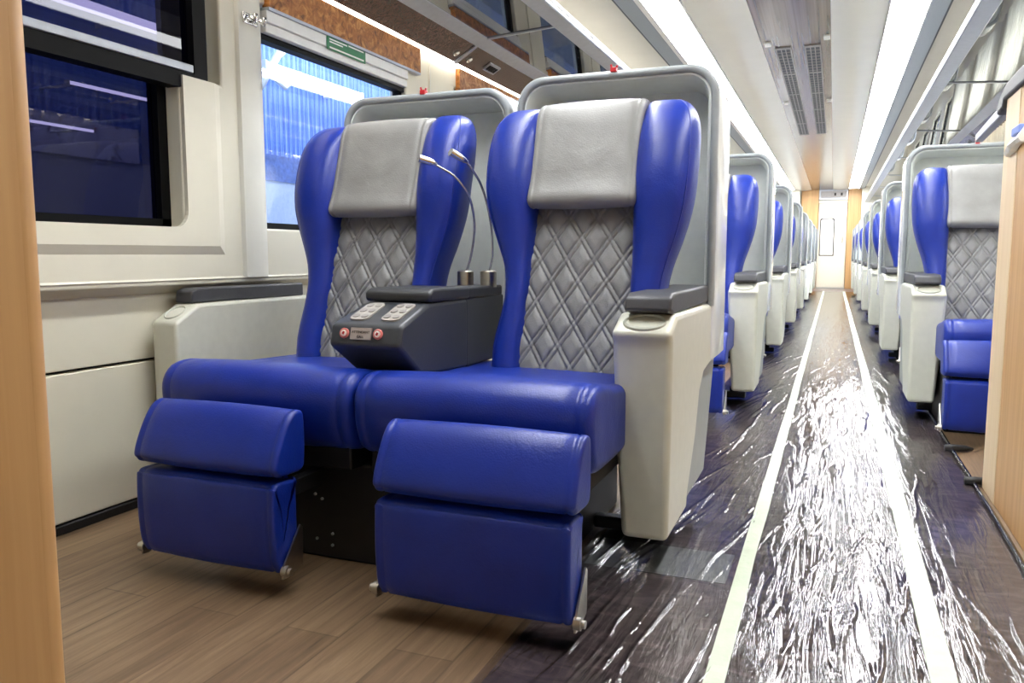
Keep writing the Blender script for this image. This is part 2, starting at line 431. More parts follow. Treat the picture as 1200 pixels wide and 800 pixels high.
def make_legrest(root, s, w0=-.214, w1=.203):
    up = [(1.350, .282), (1.344, .292), (1.350, .315), (1.368, .352), (1.390, .386), (1.412, .405), (1.436, .408), (1.452, .390), (1.452, .300), (1.440, .272), (1.40, .270), (1.362, .272)]
    lo = [(1.352, .250), (1.346, .240), (1.344, .16), (1.350, .09), (1.362, .062), (1.372, .056), (1.41, .058), (1.426, .075), (1.428, .24), (1.420, .254), (1.39, .257), (1.362, .257)]
    L = pillow(up, w0-.003, w1+.009, .010, 'legrest', M['blue'], root, s=s, seam=.010, crown=.003)
    L['label'] = 'two-pad blue legrest hanging in front of the seat'
    pillow(lo, w0, w1, .009, 'lower_pad', M['blue'], L, s=s, seam=.010, crown=.003)
    for sd in (-1, 1):
        ue = w1+.004 if sd > 0 else w0-.004
        b = MB(); pr = [(1.360, .046), (1.378, .044), (1.432, .056), (1.434, .142), (1.426, .150), (1.364, .074)]
        b.rings([[(s*u, y-1.8, z) for y, z in pr] for u in (ue, ue+sd*.004)]); bo = b.build('bracket', M['steel'], L, smooth=False)
        bo['label'] = 'pale metal corner bracket'
        r = MB(); r.tube([(s*(ue-sd*.002), 1.370-1.8, .062), (s*(ue+sd*.012), 1.370-1.8, .062), (s*(ue+sd*.013), 1.370-1.8, .062), (s*(ue+sd*.020), 1.370-1.8, .062)], [.0125, .0125, .008, .008], 16)
        r.build('roller', M['steel'], L, ang=40)['label'] = 'small metal roller'
    g = MB()
    for u in (-.13, .13): g.box(s*u-.014, s*u+.014, 1.42-1.8, 1.66-1.8, .20, .235)
    for u in (-.13, .13): pass
    g.box(min(s*w0, s*w1)+.03, max(s*w0, s*w1)-.03, 1.42-1.8, 1.436-1.8, .09, .34)
    g.build('linkage', M['black'], L, smooth=False)
    return L

def make_seat(name, s, kind):
    """kind: 'aisle' (armrest at +u) or 'window' (armrest at -u against the coach wall)"""
    root = empty(name)
    c0, c1 = (-.365, .198) if kind == 'aisle' else (-.292, .272)
    prof = [(1.500, .40), (1.505, .442), (1.535, .474), (1.59, .482), (1.66, .470), (1.78, .452), (2.02, .442), (2.16, .43), (2.17, .33), (1.9, .30), (1.66, .292), (1.545, .300), (1.511, .342)]
    pillow(prof, c0, c1, .024, 'seat_cushion', M['blue'], root, s=s, seam=.012, crown=.005)
    box('seat_pan', min(s*(c0+.02), s*(c1-.03)), max(s*(c0+.02), s*(c1-.03)), 1.55-1.8, 2.2-1.8, .245, .305, M['black'], root, bev=.006)
    make_legrest(root, s, -.214, .203 if kind == 'aisle' else .178)
    make_backrest(root, s)
    make_wing(root, s, -1, *((.012, .016) if kind == 'aisle' else (.010, .004, .012))); make_wing(root, s, 1, *((.006, 0) if kind == 'aisle' else (.020, .008)))
    dz = 0 if kind == 'aisle' else -.012
    hr = [(PL(.866)-.045, .862), (PL(.87)-.068, .885), (PL(.95)-.070, .95), (PL(1.05)-.068, 1.05), (PL(1.13)-.062, 1.135), (PL(1.16)-.035, 1.164), (PL(1.16)+.02, 1.168),
          (PL(1.15)+.06, 1.15), (PL(1.1)+.06, 1.1), (PL(1.0)+.03, 1.0), (PL(.9)+.0, .90), (PL(.868)-.012, .868)]
    hr = [(a, b+dz+(.012 if b < .9 else 0)) for a, b in hr]
    pillow(hr, -.150, .150, .014, 'headrest', M['grey_leather'], root, s=s, seam=.004, crown=.003)['label'] = 'smooth grey leather headrest flap'
    make_shell(root, s, 1.29 if kind == 'aisle' else 1.272)
    if kind == 'aisle':
        make_aisle_arm(root, s)
        b0, b1 = -.323, (.05 if s > 0 else .17)
        br = MB(); x0, x1 = sorted((s*.05, s*.235)); br.box(x0, x1, 2.03-1.8, 2.075-1.8, .012, .045); br.box(*sorted((s*.155, s*.20)), 2.03-1.8, 2.08-1.8, .04, .072)
        br.build('floor_bracket', M['black'], root, bev=.008)
    else:
        m = MB(); pr = [(1.775, .10), (1.775, .552), (1.872, .602), (2.45, .602), (2.45, .10)]
        m.rings([[(s*u, y-1.8, z) for y, z in pr] for u in (-.592, -.497)]); a = m.build('armrest', M['arm'], root, bev=.010)
        make_cup(a, s, -.545, 1.782, .5556, 1.865, .598, .030, .036)
        p = MB(); pp = [(1.868, .604), (1.872, .640), (1.90, .648), (2.42, .648), (2.42, .602)]
        p.rings([[(s*u, y-1.8, z) for y, z in pp] for u in (-.590, -.525)]); p.build('armrest_pad', M['pad'], a, bev=.006)
        b0, b1 = -.20, .3155
    bs = box('base', min(s*b0, s*b1), max(s*b0, s*b1), 1.6-1.8, 2.3-1.8, 0, .25, M['black'], root, bev=.008)
    if kind == 'window':
        for x, z in ((.102, .161), (.122, .151), (.104, .048), (.150, .065), (.149, .036)):
            q = MB(); q.tube([(x, -.203, z), (x, -.199, z)], .0038, 10); q.build('bolt', M['arm_grey'], bs)
    return root

win = make_seat('train_seat', 1, 'window'); win.location = (-1.27, 1.8, 0)
tag(win, 'blue and grey leather seat next to the window in the front left pair', 'seat', 'blue leather coach seats')
ai = make_seat('train_seat', 1, 'aisle'); ai.location = (-.63, 1.8, 0)
tag(ai, 'blue and grey leather seat on the aisle side of the front left pair', 'seat', 'blue leather coach seats')
ri = make_seat('train_seat', -1, 'aisle'); ri.location = (.63, 3.97, 0)
tag(ri, 'blue leather seat right of the aisle, partly hidden by the oak partition', 'seat', 'blue leather coach seats')
ORD = ['', '', 'second', 'third', 'fourth', 'fifth', 'sixth', 'seventh', 'eighth']
ROWY = [1.8, 3.97, 6.10, 8.23, 10.36, 12.49, 14.62, 16.75]
for k, y in enumerate(ROWY[1:]):
    c = copy_tree(ai); c.location = (-.63, y, 0)
    for ch in kids(c):
        if ch.name.split('.')[0] in ('backrest', 'headrest', 'side_wing'): ch.location.x = -.035
    c['label'] = ('blue leather aisle seat directly behind the front left pair' if k == 0 else
                  f'blue leather aisle seat in the {ORD[k+2]} row left of the taped floor')
    if k:
        c = copy_tree(ri); c.location = (.63, y, 0)
        c['label'] = f'blue leather seat in the {ORD[k+1]} row right of the taped floor'

# ------------------------------------------------------------------ console between the front pair
con = empty('centre_console', (-1.01, 1.8, 0))
tag(con, 'charcoal armrest console with call buttons and reading lamps between the front seats', 'console')
m = MB(); pr = [(1.592, .535), (1.606, .585), (1.742, .630), (1.965, .632), (1.965, .444), (1.778, .450), (1.690, .462)]
def cw(y): return .105 if y < 1.65 else .092
m.rings([[((-cw(y) if sd < 0 else .09), y-1.8, z) for y, z in pr] for sd in (-1, 1)])
body = m.build('body', M['console'], con, bev=.010)
box('rear_body', -.012, .09, 1.955-1.8, 2.22-1.8, .444, .632, M['console'], body, bev=.006)
m = MB(); pp = [(1.742, .632), (1.738, .655), (1.76, .666), (1.975, .664), (1.975, .630)]
m.rings([[(u, y-1.8, z) for y, z in pp] for u in (-.094, .094)])
lid = m.build('lid', M['lid'], con, bev=.008)
box('rear_lid', -.014, .094, 1.965-1.8, 2.20-1.8, .630, .660, M['lid'], lid, bev=.006)
# two control panels on the sloping top
def slope_patch(u0, u1, y0, y1, h0, h1, n=24, rad=.016):
    """rounded plate on the sloping nose top, local to the console"""
    a = Vector((0, 1.606-1.8, .585)); b = Vector((0, 1.742-1.8, .630)); d = (b-a).normalized(); nn = Vector((0, -d.z, d.y))
    pts = []; L0, L1 = y0, y1
    for (cx, cy, a0) in ((u1-rad, L1-rad, 0), (u0+rad, L1-rad, 90), (u0+rad, L0+rad, 180), (u1-rad, L0+rad, 270)):
        for k in range(6):
            t = math.radians(a0+k*18); pts.append((cx+rad*math.cos(t), cy+rad*math.sin(t)))
    return [[Vector((x, 0, 0))+a+d*y+nn*h for x, y in pts] for h in (h0, h1)]
for u in (-.046, .040):
    m = MB(); m.rings(slope_patch(u-.025, u+.025, .024, .130, -.001, .004)); cp = m.build('control_panel', M['ctrl'], con, ang=40)
    cp['label'] = 'silver oval control panel with keys'
    for i in range(3):
        for j in (-1, 1):
            q = MB(); q.rings(slope_patch(u+j*.012-.008, u+j*.012+.008, .034+i*.034, .034+i*.034+.018, .003, .006, rad=.006)); q.build('key', M['ctrl_key'], cp, ang=40)
# call buttons and plate on the front face
fa = Vector((0, 1.592-1.8, .535)); fb = Vector((0, 1.606-1.8, .585)); fd = (fb-fa).normalized(); fn = Vector((0, -fd.z, fd.y))
def front(u, t, h): return Vector((u, 0, 0))+fa+fd*t+fn*h
for u in (-.062, .030):
    rings = []
    for r, h in ((.0125, -.001), (.0125, .004), (.010, .006), (.008, .005)):
        rings.append([front(u+r*math.cos(2*PI*k/20), .030+r*math.sin(2*PI*k/20), h) for k in range(20)])
    m = MB(); m.rings(rings); b = m.build('call_button', M['red_ring'], con, ang=40); b['label'] = 'round call button with a red ring'
    rings = [[front(u+r*math.cos(2*PI*k/20), .030+r*math.sin(2*PI*k/20), h) for k in range(20)] for r, h in ((.0078, .004), (.0078, .0062), (.006, .007))]
    m = MB(); m.rings(rings); m.build('button_face', M['btn_white'], b, ang=40)
    m = MB(); m.rings([[front(u+x, .030+z, h) for x, z in ((-.0035, -.002), (.0015, -.0045), (.004, .002), (-.001, .0045))] for h in (.0068, .0078)]); m.build('button_symbol', M['red'], b, smooth=False)
m = MB(); m.rings([[front(x, t, h) for x, t in ((-.044, .016), (.012, .016), (.012, .044), (-.044, .044))] for h in (-.001, .004)])
plate = m.build('label_plate', M['plate'], con, smooth=False); plate['label'] = 'small plate reading ATTENDANT CALL'
dgx = Matrix(((1, 0, 0), (0, fd.y, fn.y), (0, fd.z, fn.z)))
for txt, t, size in (('ATTENDANT', .0308, .0082), ('CALL', .0195, .0082)):
    cu = bpy.data.curves.new('lettering', 'FONT'); cu.body = txt; cu.size = size; cu.align_x = 'CENTER'; cu.extrude = .0004
    to = bpy.data.objects.new('lettering_source', cu); COL.objects.link(to)
    dg = bpy.context.evaluated_depsgraph_get(); me = bpy.data.meshes.new_from_object(to.evaluated_get(dg)); bpy.data.objects.remove(to)
    o = bpy.data.objects.new('lettering', me); COL.objects.link(o); me.materials.clear(); me.materials.append(M['ink'])
    o.parent = plate; p = front(-.016, t, .0045)
    o.matrix_local = Matrix.Translation(p) @ dgx.to_4x4()
# gooseneck reading lamps
L1 = [(-1.000, 2.12, .69), (-.9813, 2.12, .7451), (-.9654, 2.11, .8185), (-.9613, 2.09, .8782), (-.9657, 2.06, .9242), (-.9906, 2.03, .9672), (-1.0228, 2.0, .9912), (-1.0333, 1.99, .9998)]
L2 = [(-.9375, 2.145, .69), (-.9244, 2.145, .7451), (-.9248, 2.14, .8189), (-.9292, 2.12, .8912), (-.9414, 2.10, .9502), (-.9567, 2.07, .9908), (-.9656, 2.05, 1.0103)]
H = [((-1.0300, 1.992, .9990), (-1.0625, 1.958, 1.0105)), ((-.9640, 2.052, 1.0080), (-.9915, 2.010, 1.0305))]
for pts, (h0, h1) in zip((L1, L2), H):
    loc = lambda p: (p[0]+1.01, p[1]-1.8, p[2])
    b = MB(); x, y, _ = loc(pts[0]); b.tube([(x, y, .655), (x, y, .663), (x, y, .700), (x, y, .704)], [.024, .024, .024, .019], 24)
    base = b.build('reading_lamp', M['steel'], con, ang=40); base['label'] = 'chrome gooseneck reading lamp'
    t = MB(); t.tube(catmull([loc(p) for p in pts], 56, closed=False), .0034, 10); t.build('stem', M['stem'], base)
    a, c = Vector(loc(h0)), Vector(loc(h1)); d = (c-a)
    t = MB(); t.tube([a-d*.12, a, a+d*.12, a+d*.3, a+d*.32, a+d*.98, a+d, a+d*.96], [.004, .006, .0085, .009, .0105, .0115, .0105, .008], 18); t.build('lamp_head', M['chrome'], base, ang=40)

# ------------------------------------------------------------------ floor, film, tapes
XL, XR = -1.875, 1.21
YE = 19.0
def quad(name, x0, x1, y0, y1, z, mat, th=.02): return box(name, x0, x1, y0, y1, z-th, z, mat)
struct(quad('floor', XL-.1, XR+.1, -.6, YE, 0, M['floor_wood'], .05))
struct(box('floor_aisle', -.545, .455, -.6, YE, -.001, .0025, M['floor_dark']))
hp = box('floor_plate', -.535, -.200, 1.80, 1.99, .0025, .0035, M['matting'], bev=.001)
tag(hp, 'pale grey floor plate under the film below the front aisle armrest', 'plate')
def make_film(name, x0, x1, y0, y1, seed, slants, count, lens, amp):
    """a sheet of clear film with long narrow creases running more or less along the coach"""
    rnd = random.Random(int(seed*100))
    ys = []; y = y0
    while y < y1:
        ys.append(y); y += .012 if y < 3.4 else (.024 if y < 6.5 else .06)
    ys.append(y1); nx = int((x1-x0)/.0032); dx = (x1-x0)/nx; N = nx+1
    Hh = [[0.0]*N for _ in ys]
    for j, y in enumerate(ys):
        for i in range(N):
            x = x0+dx*i
            n = noise.noise((x*10+seed, y*1.5, seed)); k = noise.noise((x*26, y*2.6, seed+5))
            Hh[j][i] = .0011*n+.0004*k
    for c in range(count):
        t = rnd.random(); yc = .7+(11.5)*t**1.7; L = rnd.uniform(*lens); xc = rnd.uniform(x0, x1)
        sl = rnd.uniform(*slants); A = amp*rnd.uniform(.35, 1)**1.4*.0032; sg = rnd.uniform(.0026, .0055)*(1 if yc < 4 else 1.5); w = rnd.uniform(-1, 1)
        cur = rnd.uniform(-.10, .10)
        for j, y in enumerate(ys):
            q = (y-yc)/L
            if abs(q) > 1: continue
            e = (1-q*q)**.7; xx = xc+sl*(y-yc)+cur*(y-yc)**2+.004*math.sin(q*5+w*3)
            i0 = int((xx-x0)/dx)
            for i in range(max(0, i0-6), min(N, i0+8)):
                d = (x0+dx*i-xx)/sg; Hh[j][i] += A*e*math.exp(-d*d)
    V = []; F = []
    for j, y in enumerate(ys):
        for i in range(N):
            x = x0+dx*i; e = min(1, min(x-x0, x1-x)/.012)
            V.append((x, y, .0058+Hh[j][i]*e))
    for j in range(len(ys)-1):
        for i in range(nx): F.append((j*N+i, j*N+i+1, (j+1)*N+i+1, (j+1)*N+i))
    return mesh_obj(name, V, F, M['film'], recalc=False)
f1 = make_film('plastic_film', -.56, -.165, .35, 17.2, 3.1, (.04, .30), 330, (.05, .5), 1.0); tag(f1, 'clear wrinkled plastic film between the left seats and the left tape', 'plastic film', 'clear plastic film on the floor')
f2 = make_film('plastic_film', -.165, .205, .35, 17.2, 7.7, (-.12, .22), 260, (.03, .22), .8); tag(f2, 'clear wrinkled plastic film down the middle between the two tapes', 'plastic film', 'clear plastic film on the floor')
f3 = make_film('plastic_film', .205, .455, .35, 17.2, 12.4, (-.2, .1), 50, (.03, .3), .6); tag(f3, 'clear plastic film from the right tape to the right seats', 'plastic film', 'clear plastic film on the floor')
def make_tape(x0, x1, seed):
    V = []; n = 160
    for i in range(n+1):
        y = .3+(17.3-.3)*(i/n)**1.6
        w = .003*noise.noise((y*1.1, seed, 0))
        for x in (x0+w, x1+w+.003*noise.noise((y*2.3, seed+4, 0))): 
            V.append((x, y, .0085))
            V.append((x, y, .0075))
    F = []
    for i in range(n):
        a = i*4; b = a+4
        F += [(a, a+2, b+2, b), (a+1, b+1, b+3, a+3), (a, b, b+1, a+1), (a+2, a+3, b+3, b+2)]
    F += [(0, 1, 3, 2), (n*4, n*4+2, n*4+3, n*4+1)]
    return mesh_obj('adhesive_tape', V, F, M['tape'], smooth=False)
tag(make_tape(-.184, -.148, 2), 'left of the two pale green tapes running down the aisle', 'tape', 'tapes along the aisle floor')
tag(make_tape(.187, .231, 8), 'right of the two pale green tapes running down the aisle', 'tape', 'tapes along the aisle floor')
m = MB(); m.tube([(.447+.004*math.sin(y*3), y, .014) for y in [.4+.2*i for i in range(60)]], .007, 8)
tag(m.build('film_roll_edge', M['film']), 'rolled edge of the clear film along the right seats', 'plastic film')
for x, y, w in ((.452, 3.38, 'farther'), (.455, 2.90, 'nearer')):
    m = MB(); m.tube([(-.03, 0, .016), (0, .005, .018), (.045, .03, .014), (.07, .045, .010)], [.012, .014, .011, .005], 10)
    o = m.build('floor_hook', M['black']); o.location = (x, y, 0)
    tag(o, f'small black floor hook beside the oak partition, the {w} of two', 'hook', 'black floor hooks')

# ------------------------------------------------------------------ side walls
def wall_grid(name, x, ys, zs, holes, mat, th, sgn):
    """wall sheet in a plane of constant x with rectangular openings, thickened away from the room"""
    ys = sorted(set(ys+[v for h in holes for v in h[:2]])); zs = sorted(set(zs+[v for h in holes for v in h[2:]]))
    V = [(x, y, z) for y in ys for z in zs]; F = []; nz = len(zs)
    for i in range(len(ys)-1):
        for j in range(nz-1):
            cy, cz = (ys[i]+ys[i+1])/2, (zs[j]+zs[j+1])/2
            if any(h[0] < cy < h[1] and h[2] < cz < h[3] for h in holes): continue
            F.append((i*nz+j, (i+1)*nz+j, (i+1)*nz+j+1, i*nz+j+1))
    bm = bmesh.new(); bv = [bm.verts.new(v) for v in V]
    for f in F: bm.faces.new([bv[i] for i in f])
    r = bmesh.ops.extrude_face_region(bm, geom=bm.faces[:]); 
    bmesh.ops.translate(bm, verts=[e for e in r['geom'] if isinstance(e, bmesh.types.BMVert)], vec=(sgn*th, 0, 0))
    loose = [v for v in bm.verts if not v.link_faces]; bmesh.ops.delete(bm, geom=loose, context='VERTS')
    bmesh.ops.recalc_face_normals(bm, faces=bm.faces)
    me = bpy.data.meshes.new(name); bm.to_mesh(me); bm.free(); me.materials.append(mat)
    o = bpy.data.objects.new(name, me); COL.objects.link(o); return o

XM = -.3325                                   # middle of the coach
WINY = [(2.30+1.5*k, 3.30+1.5*k) for k in range(11)]
holesL = [(.2, 1.915, .832, 1.288), (.2, 2.095, 1.288, 1.66)]+[(a, b, .84, 1.60) for a, b in WINY]
wl = struct(wall_grid('wall_left', -1.850, [-.6, YE], [.655, 2.2], holesL, M['wall'], .09, -1))
b = wl.modifiers.new('bevel', 'BEVEL'); b.width = .008; b.segments = 3; b.limit_method = 'ANGLE'
struct(box('wall_left_lower', -1.95, -1.900, -.6, YE, .44, .66, M['wall'], bev=.004))
struct(box('wall_left_foot', -1.95, -1.897, -.6, YE, .03, .432, M['wall'], bev=.004))
struct(box('wall_left_core', -1.96, -1.93, -.6, YE, -.02, .66, M['darkgap']))
struct(box('baseboard_left', -1.93, -1.893, -.6, YE, 0, .026, M['darkgap'], bev=.004))
m = MB(); m.extrude([(-1.849, .678), (-1.846, .672), (-1.899, .632), (-1.925, .632), (-1.925, .678)], -.6, YE, 'y'); struct(m.build('trim_1', M['wall'], None, smooth=False))     # sloping foot of the window panel
# raised frame round the near window and the pillar cover between the windows
arc = [(1.918-.05+.05*math.cos(-PI/2*k/6), .832+.05+.05*math.sin(-PI/2*k/6)) for k in range(7)]
m = MB(); m.rings([[(x, y, z) for y, z in [(.2, zb), (ya, zb), (ya, 1.287), (1.918, 1.287)]+arc+[(.2, .832)]] for x, ya, zb in ((-1.852, 2.090, .745), (-1.838, 2.050, .776))])
struct(m.build('trim_2', M['wall'], None, smooth=False))
m = MB(); m.extrude([(-1.85, 2.165), (-1.838, 2.172), (-1.834, 2.20), (-1.834, 2.25), (-1.845, 2.29), (-1.85, 2.295)], .674, 1.72, 'z')
struct(m.build('trim_3', M['wall2'], None, ang=30))

w1 = empty('window_1', (0, 0, 0), 'structure')
m = MB(); 
m.box(-1.945, -1.905, .2, 1.925, .832, .858); m.box(-1.945, -1.905, 1.880, 1.925, .832, 1.30); 
m.build('frame', M['frame_black'], w1, smooth=False)
box('pane', -1.932, -1.926, .2, 1.90, .84, 1.30, M['glass_dark'], w1)
m = MB(); m.box(-1.895, -1.845, .2, 2.03, 1.252, 1.300); m.box(-1.895, -1.845, 1.975, 2.03, 1.30, 1.66); m.build('sash', M['frame_black'], w1, smooth=False)
box('reveal', -1.945, -1.925, 1.93, 2.10, 1.285, 1.665, M['wall'], w1)
box('upper_pane', -1.875, -1.869, .2, 1.98, 1.30, 1.66, M['glass_dark'], w1)
box('sash_rail', -1.850, -1.838, .2, 1.965, 1.300, 1.324, M['grey_rail'], w1, bev=.003)
for k, (a, c) in enumerate(WINY):
    w = empty(f'window_{k+2}', (0, 0, 0), 'structure')
    m = MB(); t = .022
    m.box(-1.905, -1.875, a, a+t, .84, 1.60); m.box(-1.905, -1.875, c-t-.01, c, .84, 1.60); m.box(-1.905, -1.875, a, c, .84, .84+t); m.box(-1.905, -1.862, a, c, 1.488, 1.510)
    m.build('frame', M['frame_black'] if k else M['frame_black'], w, smooth=False)
    box('pane', -1.893, -1.888, a, c, .85, 1.5, M['glass_clear'], w)
    m = MB(); m.box(-1.90, -1.838, a+.01, c-.01, 1.508, 1.538); m.box(-1.90, -1.832, a+.01, c-.01, 1.542, 1.582); m.box(-1.90, -1.845, a+.01, c-.01, 1.53, 1.55)
    m.build('blind_box', M['white_rail'], w, smooth=False, bev=.003)
    box('header_panel', -1.86, -1.826, a+.02, c+.10, 1.588, 1.703, M['burl'], w, bev=.003)['label'] = 'orange burl wood strip above the window'
    box('header_lip', -1.86, -1.822, a+.01, c+.09, 1.580, 1.590, M['grey_rail'], w)
    struct(box(f'trim_{k+5}', -1.850, -1.842, c+.22, c+.228, .69, 1.70, M['wall2']))
gs = empty('exit_sticker', (-1.831, 2.79, 1.556))
tag(gs, 'green and white sticker on the blind box above the side window', 'sticker')
box('backing', 0, .0025, -.135, .135, -.024, .030, M['tag_green'], gs)
m = MB()
for i, (y0, y1, z) in enumerate(((-.12, .0, .016), (-.12, -.03, .006), (.01, .12, .018))): m.box(.0026, .0034, y0, y1, z-.0025, z+.0025)
m.box(.0026, .0034, -.12, .12, -.018, -.012); m.build('print', M['white'], gs, smooth=False)
# coat hook
ck = empty('coat_hook', (-1.834, 2.22, 1.525)); tag(ck, 'chrome coat hook on the cream pillar between the left windows', 'hook')
box('wall_plate', 0, .008, -.035, .035, -.018, .018, M['chrome'], ck, bev=.004)
for y in (-.022, .022):
    m = MB(); m.tube([(.004, y, .006), (.03, y, -.004), (.042, y, -.016), (.046, y, -.006), (.044, y, .006)], [.006, .006, .006, .006, .008], 10)
    m.build('prong', M['chrome'], ck)

# right wall, mirrored; curtains drawn over its windows
WXR = 2*XM+1.85
holesR = [(a, b, .84, 1.60) for a, b in WINY if a > 3]
wr = struct(wall_grid('wall_right', WXR, [-.6, YE], [0, 2.2], holesR, M['wall'], .09, 1))
for k, (a, c) in enumerate([w for w in WINY if w[0] > 3]):
    w = empty(f'window_{k+14}', (0, 0, 0), 'structure')
    m = MB(); m.box(WXR+.02, WXR+.05, a, a+.02, .84, 1.6); m.box(WXR+.02, WXR+.05, c-.02, c, .84, 1.6); m.box(WXR+.02, WXR+.05, a, c, .84, .86); m.box(WXR+.02, WXR+.05, a, c, 1.56, 1.6)
    m.build('frame', M['frame_black'], w, smooth=False)
    box('pane', WXR+.03, WXR+.035, a, c, .85, 1.59, M['glass_clear'], w)
for k in range(5):
    a, c = WINY[1+k]
    V = []; n = 120
    for i in range(n+1):
        y = a-.1+(c-a+.3)*i/n; d = .022*math.sin(i*.62+.8*math.sin(i*.31))+.006*math.sin(i*1.7)
        for x in (WXR-.04+d, WXR-.036+d): V += [(x, y, .84), (x, y, 1.72)]
    F = []
    for i in range(n):
        p = i*4; q = p+4; F += [(p, q, q+1, p+1), (p+2, p+3, q+3, q+2), (p+1, q+1, q+3, p+3), (p, p+2, q+2, q)]
    F += [(0, 1, 3, 2), (n*4, n*4+2, n*4+3, n*4+1)]
    tag(mesh_obj('window_curtain', V, F, M['curtain']), 'white pleated curtain at the right window, ' + ('nearest the oak partition' if k == 0 else ORD[k+1]+' from the oak partition'), 'curtain', 'white pleated curtains')

# ------------------------------------------------------------------ ceiling
struct(box('ceiling', XL-.1, 1.30, -.6, YE, 2.17, 2.22, M['ceil']))
struct(box('ceiling_panel', -.512, -.075, -.6, YE, 2.150, 2.172, M['brown_gloss'], bev=.004))
for a, c, nm in ((-.85, -.512, 'trim_30'), (-.075, .238, 'trim_31')):
    m = MB(); n = 12; pr = [(a+(c-a)*i/n, 2.152-.018*math.sin(PI*i/n)) for i in range(n+1)]+[(c, 2.172), (a, 2.172)]
    m.extrude(pr, -.6, YE, 'y'); struct(m.build(nm, M['ceil'], None, ang=40))
def strip_light(x0, x1, label):
    L = empty('ceiling_light', ((x0+x1)/2, 10, 2.15)); tag(L, label, 'ceiling light', 'long ceiling lights'); w = (x1-x0)/2
    box('diffuser', -w, w, -9.15, 8.5, -.012, .004, M['light'], L)
    m = MB(); m.box(-w-.008, -w, -9.15, 8.5, -.016, .02); m.box(w, w+.008, -9.15, 8.5, -.016, .02); m.box(-w-.008, w+.008, 8.5, 8.51, -.016, .02); m.box(-w-.008, w+.008, -9.16, -9.15, -.016, .02); m.build('frame', M['white_rail'], L, smooth=False)
strip_light(-1.045, -.853, 'long bright ceiling light strip above the left seats')
strip_light(.238, .436, 'long bright ceiling light strip right of the brown ceiling panel')
for x0, x1, nm in ((-1.19, -1.09, 32), (.446, .546, 33)):
    struct(box(f'trim_{nm}', x0, x1, -.6, YE, 2.146, 2.172, M['mesh_rail'], bev=.003))
    struct(box(f'trim_{nm+2}', (x1+.004 if x0 < 0 else x0-.03), (x1+.032 if x0 < 0 else x0-.004), -.6, YE, 2.140, 2.172, M['white_rail'], bev=.003))
    struct(box(f'trim_{nm+4}', (x0-.012 if x0 < 0 else x1), (x0 if x0 < 0 else x1+.012), -.6, YE, 2.150, 2.172, M['vent_dark']))
for (x0, x1), wd in (((-.424, -.338), 'left'), ((-.236, -.148), 'right')):
    v = empty('air_vent', ((x0+x1)/2, 8.0, 2.15)); tag(v, f'long dark air grille on the brown ceiling panel, the {wd} one', 'vent', 'ceiling air grilles'); w = (x1-x0)/2
    box('backing', -w, w, -2.1, 2.1, -.003, .004, M['vent_dark'], v)
    m = MB()
    for i in range(6): y = -2.1+4.2*i/5; m.box(-w-.006, w+.006, y-.02, y+.02, -.008, 0)
    m.box(-w-.008, -w, -2.12, 2.12, -.008, 0); m.box(w, w+.008, -2.12, 2.12, -.008, 0); m.build('frame', M['vent_frame'], v, smooth=False)
    m = MB()
    for i in range(46): y = -2.07+4.14*i/45; m.box(-w, w, y-.005, y+.005, -.006, -.002)
    for q in (-.33, .33): m.box(q*w-.003, q*w+.003, -2.1, 2.1, -.007, -.002)
    m.build('louvre', M['vent_frame'], v, smooth=False)
for i, (x, y, w) in enumerate(((-.47, 5.75, 'nearer left'), (-.10, 5.7, 'nearer right'), (-.47, 8.0, 'farther left'), (-.10, 8.0, 'farther right'))):
    o = box('ceiling_clip', x-.02, x+.02, y-.05, y+.05, 2.138, 2.151, M['white'], bev=.004); tag(o, f'small white clip beside the ceiling grilles, the {w} one', 'clip', 'white ceiling clips')
for y in (4.0, 9.9, 15.2):
    pass

